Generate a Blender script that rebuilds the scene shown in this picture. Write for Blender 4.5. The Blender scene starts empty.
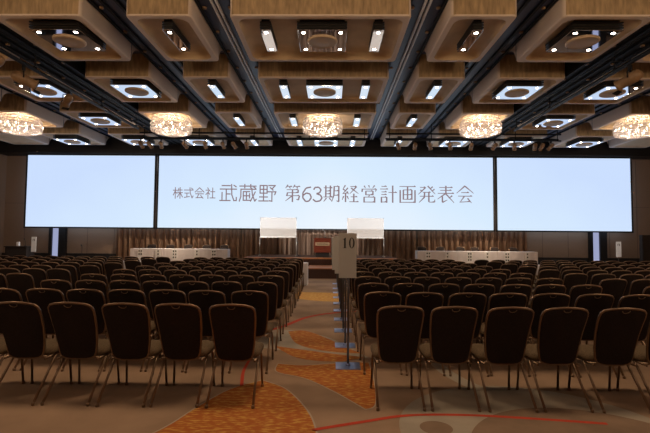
import bpy, bmesh, math, random
from mathutils import Vector, Matrix
random.seed(7)
SC = bpy.context.scene
COL = SC.collection
PI = math.pi

# ------------------------------------------------------------------ camera
CAMZ = 1.52
cam_d = bpy.data.cameras.new('camera'); cam = bpy.data.objects.new('camera', cam_d); COL.objects.link(cam)
cam_d.sensor_width = 36.0; cam_d.lens = 24.0; cam_d.clip_end = 200; cam_d.clip_start = .05
yaw, pitch, roll = math.atan(6/433.3), math.radians(2.83), math.radians(.48)
F = Vector((-math.sin(yaw)*math.cos(pitch), math.cos(yaw)*math.cos(pitch), math.sin(pitch)))
R0 = F.cross(Vector((0, 0, 1))).normalized(); U0 = R0.cross(F)
R1 = R0*math.cos(roll) + U0*math.sin(roll); U1 = U0*math.cos(roll) - R0*math.sin(roll)
M = Matrix(((R1.x, U1.x, -F.x, 0), (R1.y, U1.y, -F.y, 0), (R1.z, U1.z, -F.z, CAMZ), (0, 0, 0, 1)))
cam.matrix_world = M
SC.camera = cam

# ------------------------------------------------------------------ world, exposure
w = bpy.data.worlds.new('world'); SC.world = w; w.use_nodes = True
bg = w.node_tree.nodes['Background']; bg.inputs[0].default_value = (.5, .42, .36, 1); bg.inputs[1].default_value = .0
SC.view_settings.view_transform = 'Standard'; SC.view_settings.look = 'None'
SC.view_settings.exposure = 0.0; SC.view_settings.gamma = 1.0; SC.view_settings.use_curve_mapping = False
SC.cycles.sample_clamp_indirect = 4.0
SC.cycles.max_bounces = 8
SCREEN_E = .80        # projected picture
FIXT_W = 330.0         # beam of each square ceiling light
DOWN_E = 24.0         # downlight discs
BULB_E = 16.0        # chandelier bulbs
HOUSE_W = 200.0       # house lights in the rear half of the hall
UNSEEN_CHAND_W = 225.0       # lamps added for an unseen chandelier row
BOARD_W = 5300.0       # long-throw spots on the boards and lectern
GLOW_W = 120.0          # lamps inside each chandelier
STAGE_W = 950.0       # stage spots

H = 4.5; X0 = -.25; CZ = CAMZ + H     # ceiling panel underside
NEAR = [1.905*H + .757*H*k for k in range(4)]; LEN = .515*H

# ------------------------------------------------------------------ materials
def mat(name, col, rough=.6, metal=0., noise=0., nscale=20., bump=0., spec=.5, stretch=None, sheen=0.):
    m = bpy.data.materials.new(name); m.use_nodes = True
    nt = m.node_tree; b = nt.nodes['Principled BSDF']
    b.inputs['Base Color'].default_value = (*col, 1); b.inputs['Roughness'].default_value = rough
    b.inputs['Metallic'].default_value = metal; b.inputs['Specular IOR Level'].default_value = spec
    if sheen: b.inputs['Sheen Weight'].default_value = sheen
    if noise or bump:
        tc = nt.nodes.new('ShaderNodeTexCoord'); mp = nt.nodes.new('ShaderNodeMapping')
        nt.links.new(tc.outputs['Object'], mp.inputs[0])
        if stretch: mp.inputs['Scale'].default_value = stretch
        n = nt.nodes.new('ShaderNodeTexNoise'); n.inputs['Scale'].default_value = nscale; n.inputs['Detail'].default_value = 4
        nt.links.new(mp.outputs[0], n.inputs['Vector'])
        if noise:
            r = nt.nodes.new('ShaderNodeValToRGB')
            r.color_ramp.elements[0].position = .3; r.color_ramp.elements[1].position = .7
            r.color_ramp.elements[0].color = (*[c*(1-noise) for c in col], 1)
            r.color_ramp.elements[1].color = (*[min(1, c*(1+noise)) for c in col], 1)
            nt.links.new(n.outputs[0], r.inputs[0]); nt.links.new(r.outputs[0], b.inputs['Base Color'])
        if bump:
            bp = nt.nodes.new('ShaderNodeBump'); bp.inputs['Strength'].default_value = bump; bp.inputs['Distance'].default_value = .01
            nt.links.new(n.outputs[0], bp.inputs['Height']); nt.links.new(bp.outputs[0], b.inputs['Normal'])
    return m
def emit(name, col, s):
    m = bpy.data.materials.new(name); m.use_nodes = True; nt = m.node_tree
    nt.nodes.remove(nt.nodes['Principled BSDF'])
    e = nt.nodes.new('ShaderNodeEmission'); e.inputs[0].default_value = (*col, 1); e.inputs[1].default_value = s
    nt.links.new(e.outputs[0], nt.nodes['Material Output'].inputs[0]); return m

def lerp2(name, colA, colB, scale, stretch, lo=.4, hi=.6, rough=.9, detail=6):
    m = mat(name, colA, rough, noise=.1, nscale=scale, stretch=stretch)
    nt = m.node_tree; r = [n for n in nt.nodes if n.type == 'VALTORGB'][0]
    r.color_ramp.elements[0].color = (*colA, 1); r.color_ramp.elements[1].color = (*colB, 1)
    r.color_ramp.elements[0].position = lo; r.color_ramp.elements[1].position = hi
    [n for n in nt.nodes if n.type == 'TEX_NOISE'][0].inputs['Detail'].default_value = detail
    return m

m_carpet = mat('carpet_taupe', (.34, .225, .15), .95, noise=.22, nscale=1.3, bump=.05, spec=.1)
m_orange = lerp2('carpet_rust', (.40, .105, .012), (.58, .30, .06), 13, (1., 2.6, 1), .47, .64)
m_gold = lerp2('carpet_gold', (.55, .23, .035), (.70, .42, .10), 13, (1., 2.6, 1), .42, .6)
m_red = mat('carpet_red', (.50, .05, .02), .95, noise=.1, nscale=30)
m_grey = mat('carpet_grey', (.37, .31, .24), .95, noise=.15, nscale=3)
m_dtaupe = mat('carpet_dark', (.24, .155, .10), .95, noise=.2, nscale=3)
m_line = mat('carpet_outline', (.42, .33, .25), .95, noise=.05)
m_wallb = mat('wall_fabric', (.32, .225, .16), .85, noise=.08, nscale=60, stretch=(1, 1, .2))
m_wallg = mat('wall_groove', (.20, .14, .10), .8)
m_black = mat('black_paint', (.012, .012, .014), .6)
m_navy = mat('dark_blue_grey_beam', (.018, .025, .070), .42)
m_track = mat('pale_track', (.75, .75, .80), .4)
m_cpaint = mat('coffer_paint', (.70, .575, .485), .7)
m_crec = mat('coffer_recess', (.66, .485, .30), .8, noise=.08, nscale=3)
m_cfab = mat('coffer_fabric', (.40, .275, .15), .75, noise=.3, nscale=5, stretch=(3., 3., .6))
m_mirror = mat('mirror_plate', (.86, .86, .88), .04, metal=1.)
m_disc = mat('lamp_disc_brown', (.56, .41, .27), .6)
m_fin = mat('black_fin', (.015, .013, .012), .35)
m_down = emit('downlight_glow', (1, .86, .70), DOWN_E)
m_bulb = emit('bulb_glow', (1, .80, .58), BULB_E)
m_chrome = mat('chrome', (.6, .58, .56), .15, metal=1.)
m_pipe = mat('truss_black', (.010, .010, .012), .6, spec=.2)
m_spotb = mat('spot_bronze', (.28, .17, .09), .45, noise=.1, nscale=20)
m_lens = mat('spot_lens', (.05, .05, .06), .1)
m_backfab = mat('chair_back_fabric', (.020, .013, .011), .85, noise=.35, nscale=90, bump=.1, spec=.2)
m_seatfab = mat('chair_seat_fabric', (.145, .10, .06), .9, noise=.3, nscale=70, bump=.1, spec=.2)
m_bronze = mat('bronze_tube', (.24, .16, .105), .36, metal=.85)
m_under = mat('seat_underside', (.04, .03, .025), .7)
m_cloth = mat('white_tablecloth', (.78, .73, .74), .8, noise=.04, nscale=6)
m_paper = mat('white_paper', (.85, .83, .82), .7, noise=.02, nscale=8)
m_ink = mat('black_ink', (.02, .02, .022), .6)
m_lect = mat('lectern_mahogany', (.19, .034, .014), .35, noise=.25, nscale=6, stretch=(1, 1, 6))
m_brass = mat('lectern_plate', (.55, .40, .25), .4, noise=.06, nscale=20)
m_stagewood = mat('stage_floor_wood', (.46, .17, .05), .5, noise=.2, nscale=8, stretch=(6, 1, 1))
m_stagetop = mat('stage_carpet', (.10, .06, .045), .95, noise=.2, nscale=10, spec=.05)
m_skirt = mat('stage_skirt', (.075, .035, .025), .85)
m_darkwood = mat('dark_wood', (.022, .014, .011), .75, noise=.2, nscale=8)
m_sign = mat('sign_board_grey', (.42, .41, .40), .6, noise=.03, nscale=4)
m_steel = mat('brushed_steel', (.40, .46, .68), .3, metal=1.)
m_dsteel = mat('dark_steel_post', (.12, .11, .11), .35, metal=.8)
m_alu = mat('aluminium', (.55, .53, .50), .4, metal=.6)

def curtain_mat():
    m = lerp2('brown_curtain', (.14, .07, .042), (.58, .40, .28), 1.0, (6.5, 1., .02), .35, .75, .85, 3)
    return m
m_curt = curtain_mat()

def crystal_mat():
    m = bpy.data.materials.new('crystal'); m.use_nodes = True; nt = m.node_tree
    nt.nodes.remove(nt.nodes['Principled BSDF'])
    t = nt.nodes.new('ShaderNodeBsdfTranslucent'); t.inputs[0].default_value = (.86, .80, .77, 1)
    g = nt.nodes.new('ShaderNodeBsdfGlossy'); g.inputs[0].default_value = (1, .96, .95, 1); g.inputs[1].default_value = .12
    tr = nt.nodes.new('ShaderNodeBsdfTransparent')
    a = nt.nodes.new('ShaderNodeMixShader'); a.inputs[0].default_value = .35
    b = nt.nodes.new('ShaderNodeMixShader'); b.inputs[0].default_value = .10
    nt.links.new(t.outputs[0], a.inputs[1]); nt.links.new(g.outputs[0], a.inputs[2])
    nt.links.new(a.outputs[0], b.inputs[1]); nt.links.new(tr.outputs[0], b.inputs[2])
    nt.links.new(b.outputs[0], nt.nodes['Material Output'].inputs[0]); return m
m_cryst = crystal_mat()

def board_mat():
    m = bpy.data.materials.new('frosted_white_board'); m.use_nodes = True; nt = m.node_tree
    nt.nodes.remove(nt.nodes['Principled BSDF'])
    d = nt.nodes.new('ShaderNodeBsdfDiffuse'); d.inputs[0].default_value = (.88, .84, .80, 1)
    t = nt.nodes.new('ShaderNodeBsdfTransparent')
    a = nt.nodes.new('ShaderNodeMixShader'); a.inputs[0].default_value = .45
    nt.links.new(d.outputs[0], a.inputs[2]); nt.links.new(t.outputs[0], a.inputs[1])
    nt.links.new(a.outputs[0], nt.nodes['Material Output'].inputs[0]); return m
m_board = board_mat()

def screen_mat():
    """The projected picture: pale blue sky, whiter low in the middle, faint soft cells."""
    m = bpy.data.materials.new('projected_picture'); m.use_nodes = True; nt = m.node_tree
    nt.nodes.remove(nt.nodes['Principled BSDF'])
    tc = nt.nodes.new('ShaderNodeTexCoord'); sep = nt.nodes.new('ShaderNodeSeparateXYZ')
    nt.links.new(tc.outputs['Object'], sep.inputs[0])
    def math_(op, a, b=None):
        n = nt.nodes.new('ShaderNodeMath'); n.operation = op
        for i, v in enumerate((a, b)):
            if v is None: continue
            if hasattr(v, 'links'): nt.links.new(v, n.inputs[i])
            else: n.inputs[i].default_value = v
        return n.outputs[0]
    x = math_('ABSOLUTE', sep.outputs[0]); xs = math_('DIVIDE', x, 15.0)
    z = math_('SUBTRACT', sep.outputs[2], 1.9); zs = math_('DIVIDE', z, 3.7)
    s = math_('ADD', math_('MULTIPLY', xs, .75), math_('MULTIPLY', zs, .45))
    vo = nt.nodes.new('ShaderNodeTexVoronoi'); vo.inputs['Scale'].default_value = .55
    nt.links.new(tc.outputs['Object'], vo.inputs['Vector'])
    s = math_('ADD', s, math_('MULTIPLY', vo.outputs['Distance'], .10))
    r = nt.nodes.new('ShaderNodeValToRGB')
    r.color_ramp.elements[0].position = .05; r.color_ramp.elements[0].color = (.86, .93, 1, 1)
    r.color_ramp.elements[1].position = 1.1; r.color_ramp.elements[1].color = (.60, .74, 1.0, 1)
    e2 = r.color_ramp.elements.new(.5); e2.color = (.69, .84, 1.0, 1)
    nt.links.new(s, r.inputs[0])
    e = nt.nodes.new('ShaderNodeEmission'); nt.links.new(r.outputs[0], e.inputs[0]); e.inputs[1].default_value = SCREEN_E/.80*1.0
    nt.links.new(e.outputs[0], nt.nodes['Material Output'].inputs[0]); return m
m_screen = screen_mat()
m_text = emit('projected_lettering', (.27, .19, .21), 1.0)
m_strip_glow = emit('strip_glow', (.40, .44, .68), .8)  # bluish light on the pale side strips, put in as emission

# ------------------------------------------------------------------ mesh helpers
class MB:
    def __init__(s): s.bm = bmesh.new(); s.mi = 0
    def _tag(s, faces):
        for f in faces: f.material_index = s.mi
    def box(s, x0, x1, y0, y1, z0, z1, bev=0., rot=None, at=None):
        r = bmesh.ops.create_cube(s.bm, size=1.)
        vs = r['verts']
        mt = Matrix.Translation(((x0+x1)/2, (y0+y1)/2, (z0+z1)/2)) @ Matrix.Diagonal((x1-x0, y1-y0, z1-z0, 1))
        bmesh.ops.transform(s.bm, matrix=mt, verts=vs)
        if bev:
            es = list({e for v in vs for e in v.link_edges})
            rr = bmesh.ops.bevel(s.bm, geom=es, offset=bev, segments=2, affect='EDGES', profile=.7)
            vs = list({v for f in rr['faces'] for v in f.verts} | {v for v in vs if v.is_valid})
        if rot is not None: bmesh.ops.transform(s.bm, matrix=rot, verts=vs)
        s._tag({f for v in vs for f in v.link_faces}); return vs
    def tube(s, pts, r, seg=8, closed=False, smooth=True, caps=True):
        pts = [Vector(p) for p in pts]; n = len(pts); rings = []
        rr = r if hasattr(r, '__len__') else [r]*n
        up = None
        for i, p in enumerate(pts):
            a = pts[i-1] if (i > 0 or closed) else p
            b = pts[(i+1) % n] if (i < n-1 or closed) else p
            t = (b-a).normalized()
            if up is None:
                up = t.orthogonal().normalized()
            up = (up - t*up.dot(t)).normalized(); q = t.cross(up)
            rings.append([s.bm.verts.new(p + (up*math.cos(2*PI*k/seg) + q*math.sin(2*PI*k/seg))*rr[i]) for k in range(seg)])
        fs = []
        for i in range(n if closed else n-1):
            A, B = rings[i], rings[(i+1) % n]
            for k in range(seg):
                fs.append(s.bm.faces.new((A[k], A[(k+1) % seg], B[(k+1) % seg], B[k])))
        if not closed and caps:
            fs.append(s.bm.faces.new(rings[0][::-1])); fs.append(s.bm.faces.new(rings[-1]))
        for f in fs: f.smooth = smooth; f.material_index = s.mi
    def lathe(s, prof, cx, cy, seg=32, smooth=True, axis='z'):
        rings = []
        for r, z in prof:
            ring = []
            for k in range(seg):
                a = 2*PI*k/seg
                ring.append(s.bm.verts.new((cx+r*math.cos(a), cy+r*math.sin(a), z)))
            rings.append(ring)
        fs = []
        for A, B in zip(rings, rings[1:]):
            for k in range(seg):
                fs.append(s.bm.faces.new((A[k], A[(k+1) % seg], B[(k+1) % seg], B[k])))
        fs.append(s.bm.faces.new(rings[0][::-1])); fs.append(s.bm.faces.new(rings[-1]))
        for f in fs: f.smooth = smooth; f.material_index = s.mi
    def poly(s, pts):
        vs = [s.bm.verts.new(p) for p in pts]
        f = s.bm.faces.new(vs); f.material_index = s.mi; return f
    def loops(s, ls, smooth=False, cap0=False, cap1=True):
        rings = [[s.bm.verts.new(p) for p in l] for l in ls]; n = len(rings[0]); fs = []
        for A, B in zip(rings, rings[1:]):
            for k in range(n): fs.append(s.bm.faces.new((A[k], A[(k+1) % n], B[(k+1) % n], B[k])))
        if cap0: fs.append(s.bm.faces.new(rings[0][::-1]))
        if cap1: fs.append(s.bm.faces.new(rings[-1]))
        for f in fs: f.smooth = smooth; f.material_index = s.mi
        return fs
    def build(s, name, mats, parent=None, loc=None, normals=True):
        if normals: bmesh.ops.recalc_face_normals(s.bm, faces=s.bm.faces)
        me = bpy.data.meshes.new(name); s.bm.to_mesh(me); s.bm.free()
        for m in (mats if isinstance(mats, (list, tuple)) else [mats]): me.materials.append(m)
        o = bpy.data.objects.new(name, me); COL.objects.link(o)
        if parent is not None: o.parent = parent
        if loc is not None: o.location = loc
        return o
def empty(name, label, cat, loc=(0, 0, 0), rz=0., group=None):
    o = bpy.data.objects.new(name, None); COL.objects.link(o); o.location = loc; o.rotation_euler = (0, 0, rz)
    o.empty_display_size = .1
    return tag(o, label, cat, group)
def tag(o, label, cat, group=None):
    o['label'] = label; o['category'] = cat
    if group: o['group'] = group
    return o
def struct(o, label=None):
    o['kind'] = 'structure'
    if label: o['label'] = label
    return o
def dup(root, loc, label, rz=None, group=None, skip=()):
    r = root.copy(); COL.objects.link(r); r.location = loc; r['label'] = label
    if rz is not None: r.rotation_euler = (0, 0, rz)
    if group: r['group'] = group
    for ch in list(root.children):
        if ch.name.split('.')[0] in skip: continue
        c = ch.copy(); COL.objects.link(c); c.parent = r
        for g in ch.children:
            d = g.copy(); COL.objects.link(d); d.parent = c
    return r
ORD = ['first', 'second', 'third', 'fourth', 'fifth', 'sixth', 'seventh', 'eighth', 'ninth', 'tenth', 'eleventh', 'twelfth', 'thirteenth']
def rrect(x0, x1, y0, y1, r, z, seg=6):
    pts = []
    for cx, cy, a0 in ((x1-r, y1-r, 0), (x0+r, y1-r, PI/2), (x0+r, y0+r, PI), (x1-r, y0+r, 1.5*PI)):
        for k in range(seg+1):
            a = a0 + PI/2*k/seg; pts.append((cx+r*math.cos(a), cy+r*math.sin(a), z))
    return pts

# ------------------------------------------------------------------ floor with its carpet pattern (one object)
f = MB()
f.mi = 0; f.poly([(-17, -9, 0), (17, -9, 0), (17, 22.3, 0), (-17, 22.3, 0)])
def flat(pts, mi, z): f.mi = mi; f.poly([(x, y, z) for x, y in pts])
def arcpts(cx, cy, r, a0, a1, n=40):
    return [(cx+r*math.cos(math.radians(a0+(a1-a0)*k/n)), cy+r*math.sin(math.radians(a0+(a1-a0)*k/n))) for k in range(n+1)]
def smoothp(pts, closed=True, n=10):
    out = []; N = len(pts)
    for i in range(N if closed else N-1):
        p0, p1, p2, p3 = [pts[(i+j) % N] if closed else pts[min(max(i+j, 0), N-1)] for j in (-1, 0, 1, 2)]
        for k in range(n):
            t = k/n
            out.append(tuple(.5*((2*p1[d]) + (-p0[d]+p2[d])*t + (2*p0[d]-5*p1[d]+4*p2[d]-p3[d])*t*t + (-p0[d]+3*p1[d]-3*p2[d]+p3[d])*t**3) for d in (0, 1)))
    if not closed: out.append(pts[-1])
    return out
def band(pts, wd, mi, z):
    f.mi = mi; L = []; Rr = []
    for i, p in enumerate(pts):
        a = Vector(pts[max(i-1, 0)]); b = Vector(pts[min(i+1, len(pts)-1)]); t = (b-a).normalized(); n = Vector((-t.y, t.x))*wd/2
        L.append(f.bm.verts.new((p[0]+n.x, p[1]+n.y, z))); Rr.append(f.bm.verts.new((p[0]-n.x, p[1]-n.y, z)))
    for i in range(len(pts)-1):
        fc = f.bm.faces.new((L[i], L[i+1], Rr[i+1], Rr[i])); fc.material_index = mi
def area_(parts, mi, z, outline=True):
    """parts: open smooth runs joined with sharp corners."""
    pts = []
    for run in parts:
        sp = smoothp(run, closed=False); pts += sp[:-1]
    flat(pts, mi, z)
    if outline:
        for run in parts: band(smoothp(run, closed=False), .014, 6, z+.0006)
#PATTERN_BEGIN
area_([[(-.72, 4.69), (-1.0, 4.40), (-1.18, 3.95), (-1.32, 3.50), (-1.55, 3.15), (-2.1, 2.6), (-2.6, 2.1)], [(-2.6, 2.1), (-1.4, 1.7), (-.3, 2.2)],
       [(-.3, 2.2), (-.08, 3.05), (-.09, 3.40), (-.19, 3.88), (-.44, 4.43), (-.72, 4.69)]], 1, .002)
area_([[(-.63, 5.3), (-.60, 4.98), (-.27, 4.76), (.05, 4.36), (.32, 3.93)], [(.32, 3.93), (.42, 4.05), (.47, 4.6), (.48, 5.4)],
       [(.48, 5.4), (.1, 5.35), (-.3, 5.25), (-.63, 5.3)]], 1, .002)
area_([[(-.68, 7.1), (-.4, 7.15), (-.02, 6.6), (.22, 6.1), (.45, 5.8)], [(.45, 5.8), (.1, 5.85), (-.22, 6.0), (-.5, 6.35), (-.68, 7.1)]], 1, .0025, False)
area_([[(-.78, 6.15), (-.35, 5.95), (.1, 5.75), (.45, 5.62)], [(.45, 5.62), (.1, 5.42), (-.4, 5.55), (-.78, 6.15)]], 1, .0025, False)
area_([[(-.9, 12.2), (-.2, 12.15), (.6, 11.9)], [(.6, 11.9), (.4, 10.6), (-.2, 10.5), (-.9, 10.9)], [(-.9, 10.9), (-.95, 11.5), (-.9, 12.2)]], 2, .002, False)
area_([[(-1.1, 6.1), (-.5, 5.85), (.0, 5.6), (.5, 5.6)], [(.5, 5.6), (.2, 6.3), (-.2, 6.9), (-.9, 7.2), (-1.1, 6.1)]], 4, .0015, False)
# red arcs
band(smoothp([(-1.0, 5.6), (-.98, 5.0), (-.9, 4.5)], False), .035, 3, .003)
band(smoothp([(-1.4, 6.6), (-.85, 7.4), (-.45, 8.35), (.1, 8.9), (.8, 9.1), (2., 9.0)], False), .09, 3, .003)
band(smoothp([(-.12, 3.50), (-.07, 3.53), (.3, 3.68), (.66, 3.81), (1.1, 3.84), (1.6, 3.80), (2.3, 3.70)], False), .045, 3, .003)
# pale disc with a brown disc over it, right foreground
flat(arcpts(1.68, 3.48, 1.12, 0, 360, 64)[:-1], 4, .0012)
flat(arcpts(1.97, 3.08, .95, 0, 360, 64)[:-1], 5, .0018)
flat(arcpts(.86, 3.58, .13, 0, 360, 30)[:-1], 5, .0018)
band(arcpts(3.2, 5.4, 1.9, 120, 240), .16, 4, .0011)
#PATTERN_END
struct(f.build('floor', [m_carpet, m_orange, m_gold, m_red, m_grey, m_dtaupe, m_line], normals=False))

# ------------------------------------------------------------------ walls
def wall_panel(name, x0, x1, y0, y1, z0, z1, mats, vert=()):
    b = MB(); b.box(x0, x1, y0, y1, z0, z1); return struct(b.build(name, mats))
wf = MB(); wf.box(-17, 17, 22.3, 22.5, 0, 7)
wf.mi = 1
for x in [-15.9, -14.6, -12.6, -11.2, -9.9, 9.4, 10.8, 12.1, 14.2, 15.6]: wf.box(x-.012, x+.012, 22.29, 22.31, .6, 5.6)
for z in (3.2,): wf.box(-17, 17, 22.29, 22.31, z-.01, z+.01)
struct(wf.build('wall_front', [m_wallb, m_wallg]))
for nm, x0, x1, y0, y1 in (('wall_left', -17.2, -17, -9, 22.5), ('wall_right', 17, 17.2, -9, 22.5), ('wall_back', -17, 17, -9.2, -9)):
    b = MB(); b.box(x0, x1, y0, y1, 0, 7); struct(b.build(nm, m_wallb))
b = MB(); b.box(-17, 17, 22.22, 22.3, 0, .62); struct(b.build('baseboard_front', m_black))
b = MB(); b.box(-17, 17, 21.42, 22.3, 5.68, 6.69); struct(b.build('trim_1', m_black), 'black soffit over the screens')
b = MB(); b.box(-17.2, 17.2, -9.2, 22.5, 6.7, 6.9); struct(b.build('ceiling', m_navy))
# ceiling surface of the rear half, behind the photographer
b = MB(); b.box(-17, 17, -9, .9, 6.2, 6.7); struct(b.build('ceiling_rear', m_crec))

# ------------------------------------------------------------------ ceiling coffers
COLS = [(0, .412), (-.738, .15), (.738, .15), (-1.30, .21), (1.30, .21), (-1.94, .21), (1.94, .21), (-2.63, .21), (2.63, .21), (-3.25, .2), (3.25, .2)]
CHAND = {(0, 2), (-1.30, 2), (1.30, 2), (-2.63, 2), (2.63, 2)}
def coffer(cx, hw, y0, y1, deep):
    b = MB(); x0, x1 = cx-hw, cx+hw; top = 6.7
    rd = .06 if deep else .14; fr = .13
    outer = lambda g, z: rrect(x0+g, x1-g, y0+g, y1-g, .10, z, 6)
    inr = rrect(x0+fr, x1-fr, y0+fr, y1-fr, .22, CZ, 6)
    b.mi = 0
    fs = b.loops([outer(0, top), outer(0, CZ+.03), outer(.012, CZ+.006), outer(.03, CZ), inr], cap1=False)
    for fc in fs:
        n = fc.calc_center_median()
        if n.y < y0+.02 and n.z > CZ+.05: fc.material_index = 2
    b.mi = 1
    def rr_(g, z): return rrect(x0+fr+g, x1-fr-g, y0+fr+g, y1-fr-g, .22, z)
    b.loops([inr, rr_(.01, CZ+rd*.25), rr_(.03, CZ+rd*.5), rr_(.07, CZ+rd*.75), rr_(.13, CZ+rd*.92), rr_(.19, CZ+rd)], smooth=True)
    # the arched back of the coffer, reaching over the gap to the next row
    g = .55; hh = .46; n = 12
    prof = [(y1-.12, CZ+.04)] + [(y1-.02+g*(1-math.cos(PI/2*k/n)), CZ+.04+(hh-.04)*math.sin(PI/2*k/n)) for k in range(n+1)]
    for (ya, za), (yb, zb) in zip(prof[1:], prof[2:]):
        b.mi = 0
        for xx in (x0+.012, x1-.012): b.poly([(xx, ya, za), (xx, yb, zb), (xx, yb, top), (xx, ya, top)])
        b.mi = 3; b.poly([(x0+.012, ya, za), (x1-.012, ya, za), (x1-.012, yb, zb), (x0+.012, yb, zb)])
    return struct(b.build('ceiling_coffer', [m_cpaint, m_crec, m_cfab, m_navy]))
for cx, hw in COLS:
    for k in range(4):
        coffer(X0+cx*H, hw*H, NEAR[k], NEAR[k]+LEN, k == 3)
# dark beams in the channels
def beam(name, x0, x1, tracks, z=6.48):
    b = MB(); b.box(x0, x1, 1, 21.4, z, 6.7)
    for t in tracks: b.mi = 1; b.box(t-.022, t+.022, 1, 21.4, z-.055, z)
    b.mi = 2
    for y in [8+1.1*i for i in range(12)]:
        for xx in (x0+.12, x1-.12): b.lathe([(.05, z), (.045, z-.03), (.01, z-.03)], xx, y, 10)
    b.mi = 3
    for xx in ((x0+.04, x1-.04) if tracks else (x0+.04, x1-.04, (x0+x1)/2-.16, (x0+x1)/2+.16)): b.box(xx-.03, xx+.03, 1, 21.4, z-.05, z)
    return struct(b.build('ceiling_beam', [m_navy if z > 6.3 else m_pipe, m_track, m_spotb, m_pipe]))
for s in (-1, 1):
    beam('b', X0+s*.4975*H-.40, X0+s*.4975*H+.40, (X0+s*.4975*H-.05, X0+s*.4975*H+.05))
    beam('b', X0+s*.99*H-.43, X0+s*.99*H+.43, ())
    beam('b', X0+s*1.62*H-.46, X0+s*1.62*H+.46, (), 6.16)
    beam('b', X0+s*2.285*H-.56, X0+s*2.285*H+.56, ())

# ------------------------------------------------------------------ recessed ceiling lights
ROWN = ['nearest coffer row', 'second coffer row', 'third coffer row', 'coffer row by the screens']
def downlight(parent, x, y, z):
    b = MB(); b.lathe([(.04, z+.01), (.04, z-.004), (.035, z-.006)], x, y, 14); return b.build('downlight', m_down, parent)
def light_square(cx, cy, label, group):
    r = empty('ceiling_light', label, 'ceiling light', (cx, cy, CZ-.02), 0, group)
    b = MB(); hw = .53
    hl = .58; b.box(-hw+.05, hw-.05, -hl+.05, hl-.05, .0, .222)
    for z in (.03, .085, .14): b.box(-hw, hw, -hl, hl, z, z+.03)
    b.build('housing', m_fin, r)
    b = MB(); b.box(-hw, hw, -hl, hl, -.012, 0, bev=.004); b.build('mirror_plate', m_mirror, r)
    b = MB(); b.lathe([(.34, -.012), (.34, -.03), (.30, -.05), (.285, -.042), (.22, -.062), (.205, -.055), (.12, -.072), (.01, -.074)], 0, 0, 36)
    b.build('speaker_dome', m_disc, r)
    for sx in (-1, 1):
        for sy in (-1, 1): downlight(r, sx*.40, sy*.44, -.013)
    return r
def light_narrow(cx, cy, label, group):
    r = empty('strip_light', label, 'ceiling light', (cx, cy, CZ-.02), 0, group)
    b = MB(); hw, hl = .115, .58
    b.box(-hw+.03, hw-.03, -hl+.03, hl-.03, 0, .222)
    for z in (.03, .085, .14): b.box(-hw, hw, -hl, hl, z, z+.03)
    b.build('housing', m_fin, r)
    b = MB(); b.box(-hw, hw, -hl, hl, -.012, 0, bev=.004); b.build('mirror_plate', m_mirror, r)
    for sy in (-1, 1): downlight(r, 0, sy*.44, -.013)
    return r
psq = pnr = None
SIDE = lambda c: 'left of the middle' if c < 0 else 'right of the middle'
for k in range(4):
    cy = NEAR[k] + LEN/2 - (.3 if k == 3 else .2); lz = CZ-.08-(.08 if k == 3 else 0)
    for c in (0, -1.30, 1.30, -1.94, 1.94, -2.63, 2.63):
        if (c, k) in CHAND or (k == 0 and abs(c) > 1.5) or (abs(c) > 2 and k < 3): continue
        nm = {0: 'in the middle column', 1.30: 'inner column ', 1.94: 'outer column ', 2.63: 'outermost column '}[abs(c)]
        lb = 'square mirrored ceiling light with round dome, %s, %s' % (ROWN[k], nm.strip() + ('' if c == 0 else (' left' if c < 0 else ' right')))
        loc = (X0+((.09 if c < 0 else .03) if k < 2 else 0)+c*.99*H, cy, lz)
        if psq is None: o = psq = light_square(loc[0], cy, lb, 'square mirrored ceiling lights')
        else: o = dup(psq, loc, lb)
        o.location = loc; o.rotation_euler = (math.radians(1.7) if k == 0 else 0, 0, 0)
    for x in (-.27, .27, -.738, .738):
        lb = 'narrow two-lamp mirrored ceiling light, %s, %s %s' % (ROWN[k], 'middle coffer' if abs(x) < .5 else 'slim coffer', 'left' if x < 0 else 'right')
        loc = (X0+(.03 if k < 2 else 0)+x*.99*H, cy, lz)
        if pnr is None: o = pnr = light_narrow(loc[0], cy, lb, 'narrow mirrored ceiling lights')
        else: o = dup(pnr, loc, lb)
        o.location = loc; o.rotation_euler = (math.radians(1.7) if k == 0 else 0, 0, 0)

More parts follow.
